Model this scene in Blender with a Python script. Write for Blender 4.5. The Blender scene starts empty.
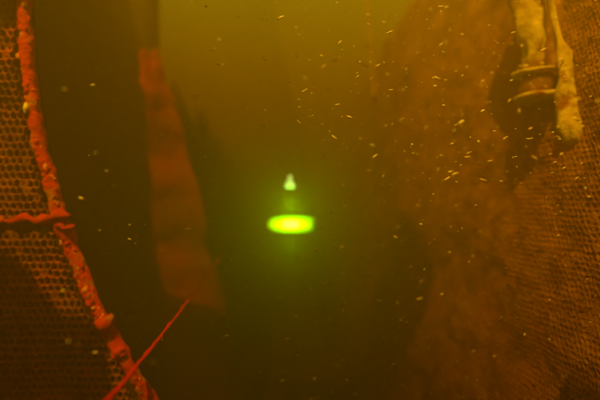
import bpy, bmesh, math, random
from mathutils import Vector, Matrix, noise as mn
R = math.radians
rnd = random.Random(7)
S = bpy.context.scene
C = S.collection

# ------------------------------------------------------------------ camera
CAMZ = 1.45
HF = R(70)
cam_d = bpy.data.cameras.new('camera'); cam = bpy.data.objects.new('camera', cam_d); C.objects.link(cam)
cam.location = (0, 0, CAMZ); cam.rotation_euler = (R(90), 0, 0)
cam_d.sensor_width = 36; cam_d.lens = 18 / math.tan(HF / 2); cam_d.clip_end = 400; cam_d.clip_start = 0.02
cam_d.dof.use_dof = True; cam_d.dof.focus_distance = 1.25; cam_d.dof.aperture_fstop = 0.65
S.camera = cam
F = 300 / math.tan(HF / 2)
def P(px, py, y):
    """point at depth y (metres in front of the viewer) on the sight line of a 600x400 picture position"""
    return Vector(((px - 300) / F * y, y, CAMZ + (200 - py) / F * y))

# ------------------------------------------------------------------ sky, sun, exposure
SUN_EL, SUN_AZ = 56, 200          # azimuth measured from +Y towards +X: behind the viewer, to the left
W = bpy.data.worlds.new('World'); S.world = W; W.use_nodes = True
nt = W.node_tree; nt.nodes.clear()
sky = nt.nodes.new('ShaderNodeTexSky'); sky.sky_type = 'NISHITA'; sky.sun_disc = False
sky.sun_elevation = R(SUN_EL); sky.sun_rotation = R(SUN_AZ)
bg = nt.nodes.new('ShaderNodeBackground'); bg.inputs['Strength'].default_value = 0.14
wo = nt.nodes.new('ShaderNodeOutputWorld')
nt.links.new(sky.outputs[0], bg.inputs[0]); nt.links.new(bg.outputs[0], wo.inputs[0])
sd = bpy.data.lights.new('sun', 'SUN'); sd.energy = 5; sd.angle = R(0.5); sd.color = (1, .93, .8)
sun = bpy.data.objects.new('sun', sd); C.objects.link(sun)
az, el = R(SUN_AZ), R(SUN_EL)
to_sun = Vector((math.sin(az) * math.cos(el), math.cos(az) * math.cos(el), math.sin(el)))
sun.rotation_euler = (-to_sun).to_track_quat('-Z', 'Y').to_euler(); sun.location = (1, -2, 9)
vs = S.view_settings; vs.view_transform = 'Standard'; vs.look = 'None'; vs.gamma = 1; vs.use_curve_mapping = False
vs.exposure = 2.75
S.cycles.volume_bounces = 2; S.cycles.max_bounces = 6

# ------------------------------------------------------------------ helpers
def link(name, bm, mat, parent=None, smooth=True):
    me = bpy.data.meshes.new(name)
    bm.normal_update(); bm.to_mesh(me); bm.free()
    o = bpy.data.objects.new(name, me); C.objects.link(o)
    if mat: me.materials.append(mat)
    if smooth:
        for p in me.polygons: p.use_smooth = True
    if parent:
        o.parent = parent
        o.matrix_parent_inverse = parent.matrix_world.inverted()
    return o
def thing(name, label, cat, loc=(0, 0, 0), group=None):
    o = bpy.data.objects.new(name, None); C.objects.link(o); o.location = loc
    o.empty_display_size = .1
    o.matrix_world = Matrix.Translation(loc)
    return tag(o, label, cat, group)
def tag(o, label, cat, group=None):
    o['label'] = label; o['category'] = cat
    if group: o['group'] = group
    return o

def mat(name, c1, c2, scale=6, rough=.85, bump=.4, bscale=30, c3=None, c3scale=3, c3lo=.55, c3hi=.62, detail=6):
    m = bpy.data.materials.new(name); m.use_nodes = True
    n = m.node_tree; b = n.nodes['Principled BSDF']; b.inputs['Roughness'].default_value = rough
    b.inputs['Specular IOR Level'].default_value = .15
    tc = n.nodes.new('ShaderNodeTexCoord')
    geo = n.nodes.new('ShaderNodeNewGeometry')
    def nz(s, d=detail):
        x = n.nodes.new('ShaderNodeTexNoise'); x.inputs['Scale'].default_value = s; x.inputs['Detail'].default_value = d
        x.inputs['Roughness'].default_value = .65
        n.links.new(geo.outputs['Position'], x.inputs['Vector']); return x
    r = n.nodes.new('ShaderNodeValToRGB'); a = nz(scale)
    r.color_ramp.elements[0].position = .36; r.color_ramp.elements[1].position = .64
    r.color_ramp.elements[0].color = (*c1, 1); r.color_ramp.elements[1].color = (*c2, 1)
    n.links.new(a.outputs['Fac'], r.inputs['Fac']); out = r.outputs['Color']
    if c3:
        q = nz(c3scale); rr = n.nodes.new('ShaderNodeValToRGB')
        rr.color_ramp.elements[0].position = c3lo; rr.color_ramp.elements[1].position = c3hi
        n.links.new(q.outputs['Fac'], rr.inputs['Fac'])
        mx = n.nodes.new('ShaderNodeMix'); mx.data_type = 'RGBA'
        n.links.new(rr.outputs['Color'], mx.inputs['Factor']); n.links.new(out, mx.inputs['A'])
        mx.inputs['B'].default_value = (*c3, 1); out = mx.outputs['Result']
    n.links.new(out, b.inputs['Base Color'])
    bp = n.nodes.new('ShaderNodeBump'); bp.inputs['Strength'].default_value = bump; bp.inputs['Distance'].default_value = .02
    h = nz(bscale, 8); n.links.new(h.outputs['Fac'], bp.inputs['Height']); n.links.new(bp.outputs['Normal'], b.inputs['Normal'])
    return m
def emit(name, col, strength):
    m = bpy.data.materials.new(name); m.use_nodes = True; n = m.node_tree
    b = n.nodes['Principled BSDF']; b.inputs['Base Color'].default_value = (*col, 1)
    b.inputs['Emission Color'].default_value = (*col, 1); b.inputs['Emission Strength'].default_value = strength
    return m

def tube(bm, pts, rad, sides=12, jitter=0., jscale=8., caps=True, flat=1.):
    """tube along pts; rad is a number or a list; jitter pushes the skin in and out by noise"""
    n = len(pts); rings = []
    up = Vector((.13, 1, .2)).normalized()
    for i, p in enumerate(pts):
        t = (pts[min(i + 1, n - 1)] - pts[max(i - 1, 0)]).normalized()
        u = up - t * up.dot(t)
        if u.length < 1e-3: u = Vector((1, 0, 0)) - t * t.x
        u.normalize(); v = t.cross(u)
        r = rad[i] if isinstance(rad, (list, tuple)) else rad
        ring = []
        for k in range(sides):
            a = 2 * math.pi * k / sides
            d = u * math.cos(a) * flat + v * math.sin(a)
            q = p + d * r
            if jitter: q = p + d * (r + jitter * (mn.fractal(q * jscale, 1., 2., 3) ))
            ring.append(bm.verts.new(q))
        rings.append(ring)
    for a, b in zip(rings, rings[1:]):
        for k in range(sides):
            bm.faces.new((a[k], a[(k + 1) % sides], b[(k + 1) % sides], b[k]))
    if caps:
        bm.faces.new(rings[0][::-1]); bm.faces.new(rings[-1])
    return bm
def lathe(bm, prof, centre, axis=Vector((0, 0, 1)), seg=28, jitter=0, jscale=8):
    """prof: list of (radius, height along axis)"""
    axis = axis.normalized(); u = axis.orthogonal().normalized(); v = axis.cross(u); rings = []
    for r, h in prof:
        ring = []
        for k in range(seg):
            a = 2 * math.pi * k / seg
            q = centre + axis * h + (u * math.cos(a) + v * math.sin(a)) * max(r, 1e-4)
            if jitter: q += (u * math.cos(a) + v * math.sin(a)) * jitter * mn.fractal(q * jscale, 1., 2., 3)
            ring.append(bm.verts.new(q))
        rings.append(ring)
    for a, b in zip(rings, rings[1:]):
        for k in range(seg): bm.faces.new((a[k], a[(k + 1) % seg], b[(k + 1) % seg], b[k]))
    bm.faces.new(rings[0][::-1]); bm.faces.new(rings[-1])
    return bm
def lump(bm, c, r, sq=(1, 1, 1), rough=.35, sub=2, freq=2.2):
    g = bmesh.ops.create_icosphere(bm, subdivisions=sub, radius=1)
    off = Vector((rnd.uniform(-50, 50), rnd.uniform(-50, 50), rnd.uniform(-50, 50)))
    for v in g['verts']:
        d = v.co.copy(); k = 1 + rough * mn.fractal(d * freq * .5 + off, 1., 2., 3)
        v.co = Vector(c) + Vector((d.x * sq[0], d.y * sq[1], d.z * sq[2])) * (r * k)
    return bm
def slab(bm, o, ux, uz, nx, nz, depth, amp, sc, nrm):
    """closed rough slab: grid spanned by ux, uz from o, front face roughened along nrm, with a flat back"""
    nrm = nrm.normalized(); fr = []; bk = []
    for j in range(nz + 1):
        a = []; b = []
        for i in range(nx + 1):
            q = o + ux * (i / nx) + uz * (j / nz)
            d = amp * mn.fractal(q * sc, 1., 2.1, 5)
            a.append(bm.verts.new(q + nrm * d)); 
            b.append(bm.verts.new(q - nrm * depth) if i in (0, nx) or j in (0, nz) else None)
        fr.append(a); bk.append(b)
    for j in range(nz):
        for i in range(nx): bm.faces.new((fr[j][i], fr[j][i + 1], fr[j + 1][i + 1], fr[j + 1][i]))
    for i in range(nx):
        bm.faces.new((fr[0][i + 1], fr[0][i], bk[0][i], bk[0][i + 1])); bm.faces.new((fr[nz][i], fr[nz][i + 1], bk[nz][i + 1], bk[nz][i]))
    for j in range(nz):
        bm.faces.new((fr[j][0], fr[j + 1][0], bk[j + 1][0], bk[j][0])); bm.faces.new((fr[j + 1][nx], fr[j][nx], bk[j][nx], bk[j + 1][nx]))
    loop = [bk[0][i] for i in range(nx + 1)] + [bk[j][nx] for j in range(1, nz + 1)] + [bk[nz][i] for i in range(nx - 1, -1, -1)] + [bk[j][0] for j in range(nz - 1, 0, -1)]
    bm.faces.new(loop[::-1])
    bmesh.ops.recalc_face_normals(bm, faces=bm.faces)
    return bm

# ------------------------------------------------------------------ materials
M_rust = mat('rusted_hull', (.10, .04, .012), (.34, .15, .04), 5, bump=.8, bscale=24, c3=(.42, .19, .04), c3scale=9)
M_redpaint = mat('red_lead_paint', (.20, .025, .01), (.42, .035, .01), 3, bump=.7, bscale=26, c3=(.16, .06, .02), c3scale=2.2, c3lo=.45, c3hi=.7)
M_silt = mat('brown_silt', (.07, .045, .02), (.15, .095, .04), 3, bump=.8, bscale=18)
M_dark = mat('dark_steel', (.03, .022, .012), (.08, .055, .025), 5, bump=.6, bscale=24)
M_crust = mat('pale_brown_crust', (.16, .045, .012), (.32, .10, .025), 18, bump=.7, bscale=70, c3=(.45, .09, .02), c3scale=7, c3lo=.56, c3hi=.66)
M_wallcrust = mat('brown_wall_crust', (.20, .07, .018), (.46, .20, .045), 14, bump=.8, bscale=60, c3=(.4, .14, .03), c3scale=4)
M_plate = mat('dark_rust_plate', (.03, .012, .005), (.12, .04, .012), 9, bump=.7, bscale=50, c3=(.5, .04, .01), c3scale=5, c3lo=.58, c3hi=.64)
M_rim = mat('red_orange_sponge', (.62, .035, .008), (.9, .06, .008), 11, bump=1, bscale=90, c3=(.72, .26, .05), c3scale=20, c3lo=.55, c3hi=.66)
M_yellow = mat('yellow_sponge', (.85, .58, .02), (.9, .72, .04), 30, bump=.6, bscale=80)
M_orange = mat('orange_growth', (.75, .2, .03), (.85, .36, .06), 30, bump=.6, bscale=80)
M_cord = mat('red_cord', (.75, .001, .012), (.88, .004, .02), 60, bump=.8, bscale=160)
M_pipe = mat('ochre_crusted_pipe', (.52, .31, .05), (.85, .66, .14), 8, bump=.9, bscale=34, c3=(.35, .10, .02), c3scale=6)
M_fleck = mat('pale_flecks', (.8, .55, .3), (.9, .8, .62), 40, bump=.1)
M_grey = mat('grey_metal', (.25, .27, .25), (.4, .42, .38), 20, rough=.4, bump=.1)
M_shell = mat('shell_crust', (.30, .15, .04), (.60, .38, .12), 30, bump=.6, bscale=80)

# ------------------------------------------------------------------ setting: seabed floor
TOP = CAMZ + 1.7
bm = bmesh.new()
slab(bm, Vector((-5, -2.5, 0)), Vector((10, 0, 0)), Vector((0, 16, 0)), 90, 140, .35, .10, .9, Vector((0, 0, 1)))
fl = link('seabed', bm, M_silt); fl['kind'] = 'structure'

# right hull wall
bm = bmesh.new()
XR = .815
def wall_x(y, z):
    x = XR - .16 * (min(y, 3.2) - 1.3) + .30 * (z + .25) / TOP
    return x - .035 * mn.fractal(Vector((XR, y, z)) * 2.6, 1., 2.1, 5)
g = [[bm.verts.new((wall_x(y, z), y, z)) for y in (-1.5 + 13.5 * (i / 260) ** 1.5 for i in range(261))] for z in (-.25 + TOP * j / 90 for j in range(91))]
gb = [[bm.verts.new((v.co.x + .2 + .1, v.co.y, v.co.z)) for v in row] for row in (g[0], g[-1])]
for a, b in zip(g, g[1:]):
    for i in range(260): bm.faces.new((a[i], b[i], b[i + 1], a[i + 1]))
for i in range(260):
    bm.faces.new((gb[0][i], gb[0][i + 1], gb[1][i + 1], gb[1][i])); bm.faces.new((g[0][i], g[0][i + 1], gb[0][i + 1], gb[0][i])); bm.faces.new((g[-1][i], gb[1][i], gb[1][i + 1], g[-1][i + 1]))
for i in (0, 260): bm.faces.new([row[i] for row in g] + [gb[1][i], gb[0][i]])
bmesh.ops.recalc_face_normals(bm, faces=bm.faces)
rw = link('hull_wall', bm, M_rust)
tag(rw, 'long rust-brown hull wall crusted with growth behind the flanged pipe', 'wall')

# left inner wall with its red edge post
XL = -.86
lw = thing('corridor_wall', 'reddish rusted partition wall across the dark opening, beyond the red cord', 'wall', (XL, 2.45, 0))
bm = bmesh.new()
slab(bm, Vector((XL + .17, 2.38, -.25)), Vector((.17, .12, 0)), Vector((-.20, 0, CAMZ + 1.2)), 40, 80, .10, .05, 2.6, Vector((.45, -.9, 0)))
def ragged(bm, seed, amt, top):
    for v in bm.verts:
        v.co.x += .035 * mn.fractal(Vector((seed, v.co.y * .3, v.co.z * 3)), 1, 2, 4)
        if v.co.z > top - .5: v.co.z += amt * (v.co.z - top + .5) / .5 * mn.fractal(Vector((v.co.x * 4, v.co.y * 2, seed)), 1, 2, 4)
for v in bm.verts:                                    # the torn plate is narrow at its top and wider below
    t = max(0, min(1, (v.co.z - CAMZ + .6) / 1.5)); x0 = XL + .17 - .20 * (v.co.z + .25) / (CAMZ + 1.2)
    v.co.x = x0 + (v.co.x - x0) * (1.9 - 1.5 * t)
ragged(bm, 3.1, .2, CAMZ + .95)
link('wall_plate', bm, M_redpaint, lw)
bm = bmesh.new()
slab(bm, Vector((XL + .35, 2.53, -.25)), Vector((-.1, 8.9, 0)), Vector((-.2, 0, CAMZ + .75)), 90, 60, .08, .04, 2.0, Vector((1, 0, 0)))
ragged(bm, 7.1, .4, CAMZ + .5)
link('wall_plate', bm, M_dark, lw)

# end wall far down the passage
bm = bmesh.new()
slab(bm, Vector((-1.2, 11.6, -.25)), Vector((3.3, 0, 0)), Vector((0, 0, TOP)), 40, 40, .2, .08, 1.5, Vector((0, -1, 0)))
tag(link('end_wall', bm, M_dark), 'dark rusted cross wall closing the far end of the passage', 'wall')

# dark side compartment on the left: back wall, and an unseen roof added to keep sun out
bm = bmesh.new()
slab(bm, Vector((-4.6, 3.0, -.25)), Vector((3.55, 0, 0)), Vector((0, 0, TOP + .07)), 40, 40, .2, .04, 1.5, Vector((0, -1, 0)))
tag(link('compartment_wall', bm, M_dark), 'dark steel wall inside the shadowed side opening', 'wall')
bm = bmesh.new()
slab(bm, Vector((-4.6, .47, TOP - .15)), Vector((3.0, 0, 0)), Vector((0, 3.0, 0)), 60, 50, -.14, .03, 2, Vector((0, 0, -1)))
blocker = link('shade_roof', bm, M_dark); blocker['kind'] = 'structure'
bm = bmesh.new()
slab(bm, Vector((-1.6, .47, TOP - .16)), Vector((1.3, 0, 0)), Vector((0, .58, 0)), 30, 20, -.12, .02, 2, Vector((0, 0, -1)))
blocker = link('shade_strip', bm, M_dark); blocker['kind'] = 'structure'  # added strip above the view, shading the water before the opening
for x0, x1, y1 in ((-4.6, -3.0, .0), (-2.98, -1.66, .10), (-1.64, -.94, -.06), (-.93, -.70, -.75), (-.69, .0, .30), (.01, .42, .12), (.43, 1.2, -.28), (1.21, 2.3, -.05)):  # added plates above and behind the viewer; edges and gaps shape the sunlight
    bm = bmesh.new()
    slab(bm, Vector((x0, -3.6, TOP - .16)), Vector((x1 - x0, 0, 0)), Vector((0, 3.6 + y1, 0)), 24, 50, -.12, .02, 2, Vector((0, 0, -1)))
    for v in bm.verts:
        if v.co.y > y1 - .25: v.co.y += .16 * mn.fractal(Vector((v.co.x * 5, 3.3, 0)), 1, 2, 4) * (v.co.y - y1 + .25) / .25
    blocker = link('shade_plate', bm, M_dark); blocker['kind'] = 'structure'
for x0, x1, y0, y1 in ((-1.59, -1.22, 1.06, 3.2), (-.80, -.28, 1.06, 1.6), (-.27, .33, 1.2, 1.9)):  # added plates above the view, darkening the passage around a lit gap
    bm = bmesh.new()
    slab(bm, Vector((x0, y0, TOP - .16)), Vector((x1 - x0, 0, 0)), Vector((0, y1 - y0, 0)), 20, 40, -.12, .02, 2, Vector((0, 0, -1)))
    for v in bm.verts:
        if v.co.y < y0 + .25: v.co.y += .14 * mn.fractal(Vector((v.co.x * 5, 8.3, 0)), 1, 2, 4) * (y0 + .25 - v.co.y) / .25
    blocker = link('shade_plate', bm, M_dark); blocker['kind'] = 'structure'

# ------------------------------------------------------------------ left bulkhead with the great round opening
YB = 1.10
def arc(a, e=0):          # a = angle, 180 deg is the leftmost point
    cx, cz, rr = (730 - 300) / F * YB, CAMZ + (200 - 0) / F * YB, 700 / F * YB + e
    return Vector((cx + rr * math.cos(a), YB, cz + rr * math.sin(a)))
A0, A1 = R(150), R(226)
bh = thing('encrusted_bulkhead', 'left bulkhead pitted like honeycomb, edged by a red sponge-covered rim', 'bulkhead', (-1.6, YB, 0))
bm = bmesh.new()
N = 120; fr = []
for i in range(N + 1):
    e = arc(A0 + (A1 - A0) * i / N, .022)
    row = []
    for k in range(11):
        t = k / 10
        q = Vector((e.x + (-3.0 - e.x) * t, YB, e.z))
        q.y += .012 * mn.fractal(q * 5, 1., 2., 4)
        row.append((bm.verts.new(q), bm.verts.new(q + Vector((0, .06, 0)))))
    fr.append(row)
for a, b in zip(fr, fr[1:]):
    for k in range(10):
        bm.faces.new((a[k][0], a[k + 1][0], b[k + 1][0], b[k][0])); bm.faces.new((a[k][1], b[k][1], b[k + 1][1], a[k + 1][1]))
    bm.faces.new((a[0][0], b[0][0], b[0][1], a[0][1])); bm.faces.new((a[10][0], a[10][1], b[10][1], b[10][0]))
bmesh.ops.recalc_face_normals(bm, faces=bm.faces)
link('plate', bm, M_plate, bh)

# honeycomb crust: open cells with raised, uneven walls
cen = Vector(((730 - 300) / F * YB, 0, CAMZ + 200 / F * YB)); RR = 700 / F * YB
def honeycomb(u0, u1, v0, v1, cw, chh, keep, to3, hgt, irr=1.):
    bm = bmesh.new(); cache = {}
    def hv(x, z):
        key = (round(x / cw * 6), round(z / chh * 6))
        if key not in cache:
            k1, k2 = cw * irr, chh * irr
            cache[key] = (x + .26 * k1 * mn.noise(Vector((x / cw, 1, z / cw))) + rnd.uniform(-.09, .09) * k1,
                          z + .36 * k2 * mn.noise(Vector((x / cw, 9, z / cw))) + rnd.uniform(-.13, .13) * k2)
        return cache[key]
    for j in range(int((v1 - v0) / (1.5 * chh))):
        for i in range(int((u1 - u0) / cw)):
            x = u0 + (i + .5 * (j % 2)) * cw; z = v0 + j * 1.5 * chh
            if not keep(x, z): continue
            cs = [hv(x, z + chh), hv(x + cw / 2, z + chh / 2), hv(x + cw / 2, z - chh / 2), hv(x, z - chh), hv(x - cw / 2, z - chh / 2), hv(x - cw / 2, z + chh / 2)]
            cx, cz = sum(c[0] for c in cs) / 6, sum(c[1] for c in cs) / 6
            h = hgt * (1 + .6 * mn.noise(Vector((x * 9, 5, z * 9)))); ins = rnd.uniform(.55, .76)
            if rnd.random() < .06: ins *= .45
            def ring(f, hh): return [bm.verts.new(to3(cx + (c[0] - cx) * f, cz + (c[1] - cz) * f, hh)) for c in cs]
            o_, i_, b_, g_ = ring(1, h), ring(ins, h * .8), ring(ins * .8, -.003), ring(1, -.012)
            for k in range(6):
                k2 = (k + 1) % 6
                bm.faces.new((o_[k], o_[k2], i_[k2], i_[k])); bm.faces.new((i_[k], i_[k2], b_[k2], b_[k])); bm.faces.new((g_[k], g_[k2], o_[k2], o_[k]))
    return bm
def keep_left(x, z):
    d = math.hypot(x - cen.x, z - cen.z) - RR
    return .036 < d < .55 and mn.noise(Vector((x * 7, 3, z * 7))) < .62
hc = link('honeycomb_crust', honeycomb(-1.5, -.3, .55, 2.1, .0175, .0128, keep_left, lambda x, z, h: Vector((x, YB - h, z)), .011), M_crust, bh, smooth=False); hc['kind'] = 'stuff'
def keep_right(y, z): return mn.fractal(Vector((y * 2.2, 3, z * 2.2)), 1, 2, 3) < .7 and rnd.random() < .9
hc = link('honeycomb_crust', honeycomb(.7, 3.0, .5, 2.45, .0185, .0132, keep_right, lambda y, z, h: Vector((wall_x(y, z) - h, y, z)), .0055, 1.8), M_wallcrust, rw, smooth=False); hc['kind'] = 'stuff'

# the rim: lumpy red growth along the edge of the opening
bm = bmesh.new()
n = 420; pts = []; rad = []
for i in range(n + 1):
    a = A0 + (A1 - A0) * i / n; p = arc(a)
    p.x += .005 * mn.noise(Vector((i * .05, 2, 0))); p.y -= .018
    pts.append(p); rad.append(.0168 + .003 * mn.noise(Vector((i * .05, 0, 7))))
tube(bm, pts, rad, 24, .0055, 28)
rim = link('rim', bm, M_rim, bh)
def on_rim(py, off=0, fwd=.045):
    z = CAMZ + (200 - py) / F * YB
    x = cen.x - math.sqrt(RR ** 2 - (z - cen.z) ** 2)
    return Vector((x + off * .8, YB - fwd * .8, z))
for py, off, r, m, nm, sq in [(111, -.012, .0125, M_yellow, 'yellow_sponge', (.8, .6, 1.2)), (152, -.006, .012, M_orange, 'orange_growth', (1, .5, .9)),
                          (278, -.004, .013, M_orange, 'orange_growth', (.8, .5, 1.2)), (48, .006, .010, M_orange, 'orange_growth', (1, .5, 1.6)),
                          (10, .004, .013, M_orange, 'orange_growth', (1.2, .5, 1)), (216, .012, .026, M_rim, 'barnacle', (1.2, .9, .8)), (226, .018, .02, M_rim, 'barnacle', (1.3, .9, .7)),
                          (60, -.02, .012, M_orange, 'orange_growth', (.8, .5, 1)), (320, .016, .026, M_rim, 'barnacle', (1, 1, 1)), (347, .01, .022, M_rim, 'barnacle', (1, 1, .8))]:
    bm = bmesh.new(); lump(bm, on_rim(py, off, .036 if m == M_orange else .045), r * (.65 if m == M_orange else .8), sq, .5, 3); link(nm, bm, m, rim)
for nm, m, cnt in (('orange_crust', M_orange, 110), ('red_crust', M_rim, 380)):
    bm = bmesh.new()
    for i in range(cnt):
        q = pts[rnd.randrange(40, 380)]; an = rnd.uniform(-2.6, -.5); rr = .0165
        c = q + Vector((math.cos(an) * rr, math.sin(an) * rr, rnd.uniform(-.003, .003)))
        lump(bm, c, rnd.choice((.0025, .003, .004, .0055)), (1, .6, rnd.uniform(.8, 2.2)), .6, 1)
    link(nm, bm, m, rim)['kind'] = 'stuff'
# red streak of sponge across the honeycomb
bm = bmesh.new()
pts = [P(-30 + i * 4.2, 220 + 3.5 * mn.noise(Vector((i * .35, 0, 3))), YB - .017) for i in range(20)]
tube(bm, pts, [.009 + .004 * mn.noise(Vector((i * .6, 4, 0))) for i in range(20)], 12, .014, 30)
link('sponge_streak', bm, M_rim, bh)

# ------------------------------------------------------------------ flanged pipe on the right
fp = thing('flanged_pipe', 'ochre upright pipe with two flange plates, crusted, on the hull wall', 'pipe', P(538, 320, 1.62))
Yp = 1.62
def pz(py): return CAMZ + (200 - py) / F * Yp
pc = P(536, 0, Yp); pu = Vector((0, 0, 1)); k = Yp / F
def lth(name, prof, m, jit=.012, cx=536, par=fp, axis=pu, js=12):
    c = P(cx, 0, Yp); c.z = 0
    bm = bmesh.new(); lathe(bm, [(r * k, pz(y)) for r, y in prof], c, axis, 30, jit, js)
    return link(name, bm, m, par)
bm = bmesh.new()
tube(bm, [P(x, y, Yp) for x, y in [(514, -90), (519, -50), (524, -20), (528, 0), (531, 15), (533, 30), (534, 42), (534, 52), (534, 60), (534, 71)]],
     [16 * k, 16 * k, 16 * k, 15.5 * k, 15 * k, 14 * k, 13 * k, 11 * k, 8 * k, 7 * k], 28, .026, 22)
link('pipe', bm, M_pipe, fp)
bm = bmesh.new(); lump(bm, P(546, 70, 1.70), 1, (.085, .07, .36), .45, 4, 5)
link('backing_crust', bm, M_wallcrust, fp)
lth('flange', [(10, 77), (19, 76), (21.5, 74), (21, 72), (12, 70.5)], M_pipe, .013, 537, js=20)
lth('drum', [(15, 98), (16, 90), (15, 80), (14, 75)], M_rust, .015, 537)
lth('flange', [(10, 101), (20, 100.5), (23, 97.5), (22, 95), (12, 93)], M_pipe, .013, 540, js=20)
for a in range(6):
    an = a * math.pi / 3 + .3
    for cx, py in ((537, 68.5), (540, 91)):
        c = P(cx, py, Yp) + Vector((math.cos(an), math.sin(an), 0)) * 16 * k
        bm = bmesh.new(); lump(bm, c, 2.6 * k, (1, 1, .8), .3, 1); link('bolt', bm, M_pipe, fp)

# slanting bar beside it
bm = bmesh.new()
Ys = 1.52
tube(bm, [P(x, y, Ys) for x, y in [(541, -60), (546, -30), (550, 0), (554, 20), (559, 40), (563, 55), (566, 75), (567, 95), (567, 112), (568, 124), (571, 136), (580, 146)]],
     [v * Ys / F for v in (4, 4, 4, 4, 4, 4.5, 6.5, 8.5, 10, 11, 11, 7)], 24, .022, 24)
tag(link('slanting_strut', bm, M_pipe), 'tapered ochre strut leaning beside the flanged pipe, wider at its foot', 'strut')

# thin cable hanging further in
bm = bmesh.new()
tube(bm, [P(364 + i * .75 + 1.2 * mn.noise(Vector((i * .3, 0, 0))), -60 + i * 12, 2.5) for i in range(20)], .009, 8, .004, 9)
tag(link('hanging_cable', bm, M_shell), 'thin pale cable hanging straight down in the murk', 'cable')

# ------------------------------------------------------------------ red cord
bm = bmesh.new()
a, b = P(88, 424, .78), P(219, 259, 2.4)
pts = []
for i in range(61):
    t = i / 60; q = a.lerp(b, t ** 1.25)
    q.z -= .012 * math.sin(math.pi * t); q += Vector((.003 * mn.noise(Vector((i * .4, 0, 0))), 0, .003 * mn.noise(Vector((0, i * .4, 0)))))
    pts.append(q)
tube(bm, pts, .0052, 10, .004, 60)
tag(link('red_cord', bm, M_cord), 'taut bright red guide cord slanting up from the lower left', 'cord')

# ------------------------------------------------------------------ lamp and marker light
Yl = 2.2; kl = Yl / F
M_lamp = emit('lamp_glass', (.38, 1, .0), 1)
_n = M_lamp.node_tree; _g = _n.nodes.new('ShaderNodeNewGeometry'); _mp = _n.nodes.new('ShaderNodeMapping'); _mp.vector_type = 'POINT'
_c = P(291, 224.5, Yl); _sx, _sz = 1 / (27 * kl), 1 / (8.6 * kl)
_mp.inputs['Scale'].default_value = (_sx, 0, _sz); _mp.inputs['Location'].default_value = (-_c.x * _sx, 0, -_c.z * _sz)
_l = _n.nodes.new('ShaderNodeVectorMath'); _l.operation = 'LENGTH'
_r = _n.nodes.new('ShaderNodeMapRange'); _r.interpolation_type = 'SMOOTHSTEP'
for _k, _v in (('From Min', .0), ('From Max', 1.0), ('To Min', 3.0), ('To Max', .12)): _r.inputs[_k].default_value = _v
_n.links.new(_g.outputs['Position'], _mp.inputs['Vector']); _n.links.new(_mp.outputs[0], _l.inputs[0])
_n.links.new(_l.outputs['Value'], _r.inputs['Value']); _n.links.new(_r.outputs['Result'], _n.nodes['Principled BSDF'].inputs['Emission Strength'])
M_core = emit('lamp_core', (.7, 1, .3), 3.6)
M_mark = emit('marker_glow', (.40, .72, 1.0), .75)
lp = thing('dive_lamp', 'glowing yellow-green oval lamp with a small pale light on its mast', 'lamp', P(293, 224, Yl))
bm = bmesh.new()
lathe(bm, [(r * kl, x * kl) for x, r in [(-25.5, .5), (-25, 3), (-23, 5.6), (-19, 7.0), (-10, 8), (10, 8), (17, 7.2), (20, 6)]], P(293, 224.5, Yl), Vector((1, 0, 0)), 28)
link('glass', bm, M_lamp, lp)
bm = bmesh.new()
lathe(bm, [(r * kl, x * kl) for x, r in [(18.5, 6.8), (19.5, 7.4), (22.5, 7.2), (23.2, 5), (26.5, 4.2), (27, 1)]], P(293, 224.5, Yl), Vector((1, 0, 0)), 24)
link('end_cap', bm, M_grey, lp)
bm = bmesh.new()
lathe(bm, [(r * kl, x * kl) for x, r in [(-8, .5), (-6, 2.6), (0, 3.2), (6, 2.6), (8, .5)]], P(291, 224, Yl) + Vector((0, -7.2 * kl, 0)), Vector((1, 0, 0)), 20)
link('bright_core', bm, M_core, lp)
bm = bmesh.new()
lathe(bm, [(r * kl, -z * kl) for z, r in [(12, .5), (11.7, 4.4), (11, 4.9), (7, 4.7), (5.6, 3.9), (5, 2.1), (-.6, 1.9), (-1, .6)]], P(290, 176.5, Yl), Vector((0, 0, 1)), 20)
tl = link('top_light', bm, M_mark, lp)
bm = bmesh.new()
tube(bm, [P(290.3, 176, Yl), P(291, 174, Yl), P(293, 172, Yl)], .5 * kl, 6)
link('hook', bm, M_grey, tl)
bm = bmesh.new()
tube(bm, [P(290, 188.6, Yl), P(290.4, 200, Yl), P(291, 210, Yl), P(291.4, 216.8, Yl)], [.7 * kl, .7 * kl, .8 * kl, 1.2 * kl], 10)
link('mast', bm, M_dark, lp)
bm = bmesh.new()
tube(bm, [P(293, 232.4, Yl), P(294, 260, Yl), P(293, 320, Yl), P(295, 400, Yl), Vector((0, Yl, .02))], .45 * kl, 6)
link('tether', bm, M_dark, lp)
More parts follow.
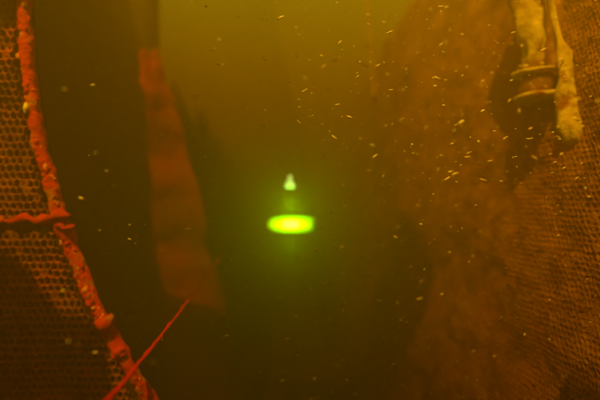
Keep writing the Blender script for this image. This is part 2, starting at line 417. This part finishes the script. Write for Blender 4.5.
for px, py, w in ((291, 205, 1.1), (291, 242, .4)):       # the lamp's own light, thrown up and down
    ld = bpy.data.lights.new('lamp_light', 'POINT'); ld.energy = w; ld.color = (.24, 1, 0); ld.shadow_soft_size = .05
    lo_ = bpy.data.objects.new('lamp_light', ld); C.objects.link(lo_); lo_.parent = lp; lo_.matrix_parent_inverse = lp.matrix_world.inverted()
    lo_.location = P(px, py, Yl) + Vector((0, -.09, 0))

# ------------------------------------------------------------------ shells on the hull wall, and flecks drifting in the water
bm = bmesh.new()
for i in range(1400):
    if i % 2: px, py = rnd.gauss(410, 160), rnd.gauss(130, 100)
    else: px, py = rnd.uniform(-30, 630), rnd.uniform(-30, 430)
    y = rnd.uniform(.8, 1.75)
    if 255 < px < 330 and 165 < py < 245: continue
    if px < 260 and rnd.random() < .5: continue
    r = .0012 * rnd.choice((.8, .8, 1, 1, 1.2, 1.5, 2.0)) * (y ** .7)
    g = bmesh.ops.create_icosphere(bm, subdivisions=1, radius=r)['verts']
    L = rnd.choice((1, 1.3, 2, 3, 4.2)); an = rnd.gauss(-.1 if px < 330 else .25, .45); ca, sa = math.cos(an), math.sin(an); p = P(px, py, y)
    for v in g:
        a = v.co * rnd.uniform(.7, 1.3); a.x *= L
        v.co = p + Vector((a.x * ca - a.z * sa, a.y, a.x * sa + a.z * ca))
sf = link('drifting_flecks', bm, M_fleck); sf['kind'] = 'stuff'; sf['label'] = 'pale silt flecks drifting in the water'; sf['category'] = 'silt'

# ------------------------------------------------------------------ murky water
bm = bmesh.new()
bmesh.ops.create_cube(bm, size=1)
lo, hi = Vector((-6.5, -4, -1.4)), Vector((6.5, 15, TOP + .25))
for v in bm.verts: v.co = Vector((lo[i] + (v.co[i] + .5) * (hi[i] - lo[i]) for i in range(3)))
hz = link('haze', bm, None, smooth=False); hz['kind'] = 'stuff'
hz['label'] = 'yellow-brown silty water filling the wreck'; hz['category'] = 'water'
m = bpy.data.materials.new('murky_water'); m.use_nodes = True; n = m.node_tree; n.nodes.clear()
pv = n.nodes.new('ShaderNodeVolumePrincipled'); mo = n.nodes.new('ShaderNodeOutputMaterial')
pv.inputs['Color'].default_value = (.145, .111, .001, 1)
pv.inputs['Absorption Color'].default_value = (.54, .385, 0, 1)
pv.inputs['Density'].default_value = 1.8
pv.inputs['Anisotropy'].default_value = .55
n.links.new(pv.outputs[0], mo.inputs['Volume']); hz.data.materials.append(m)
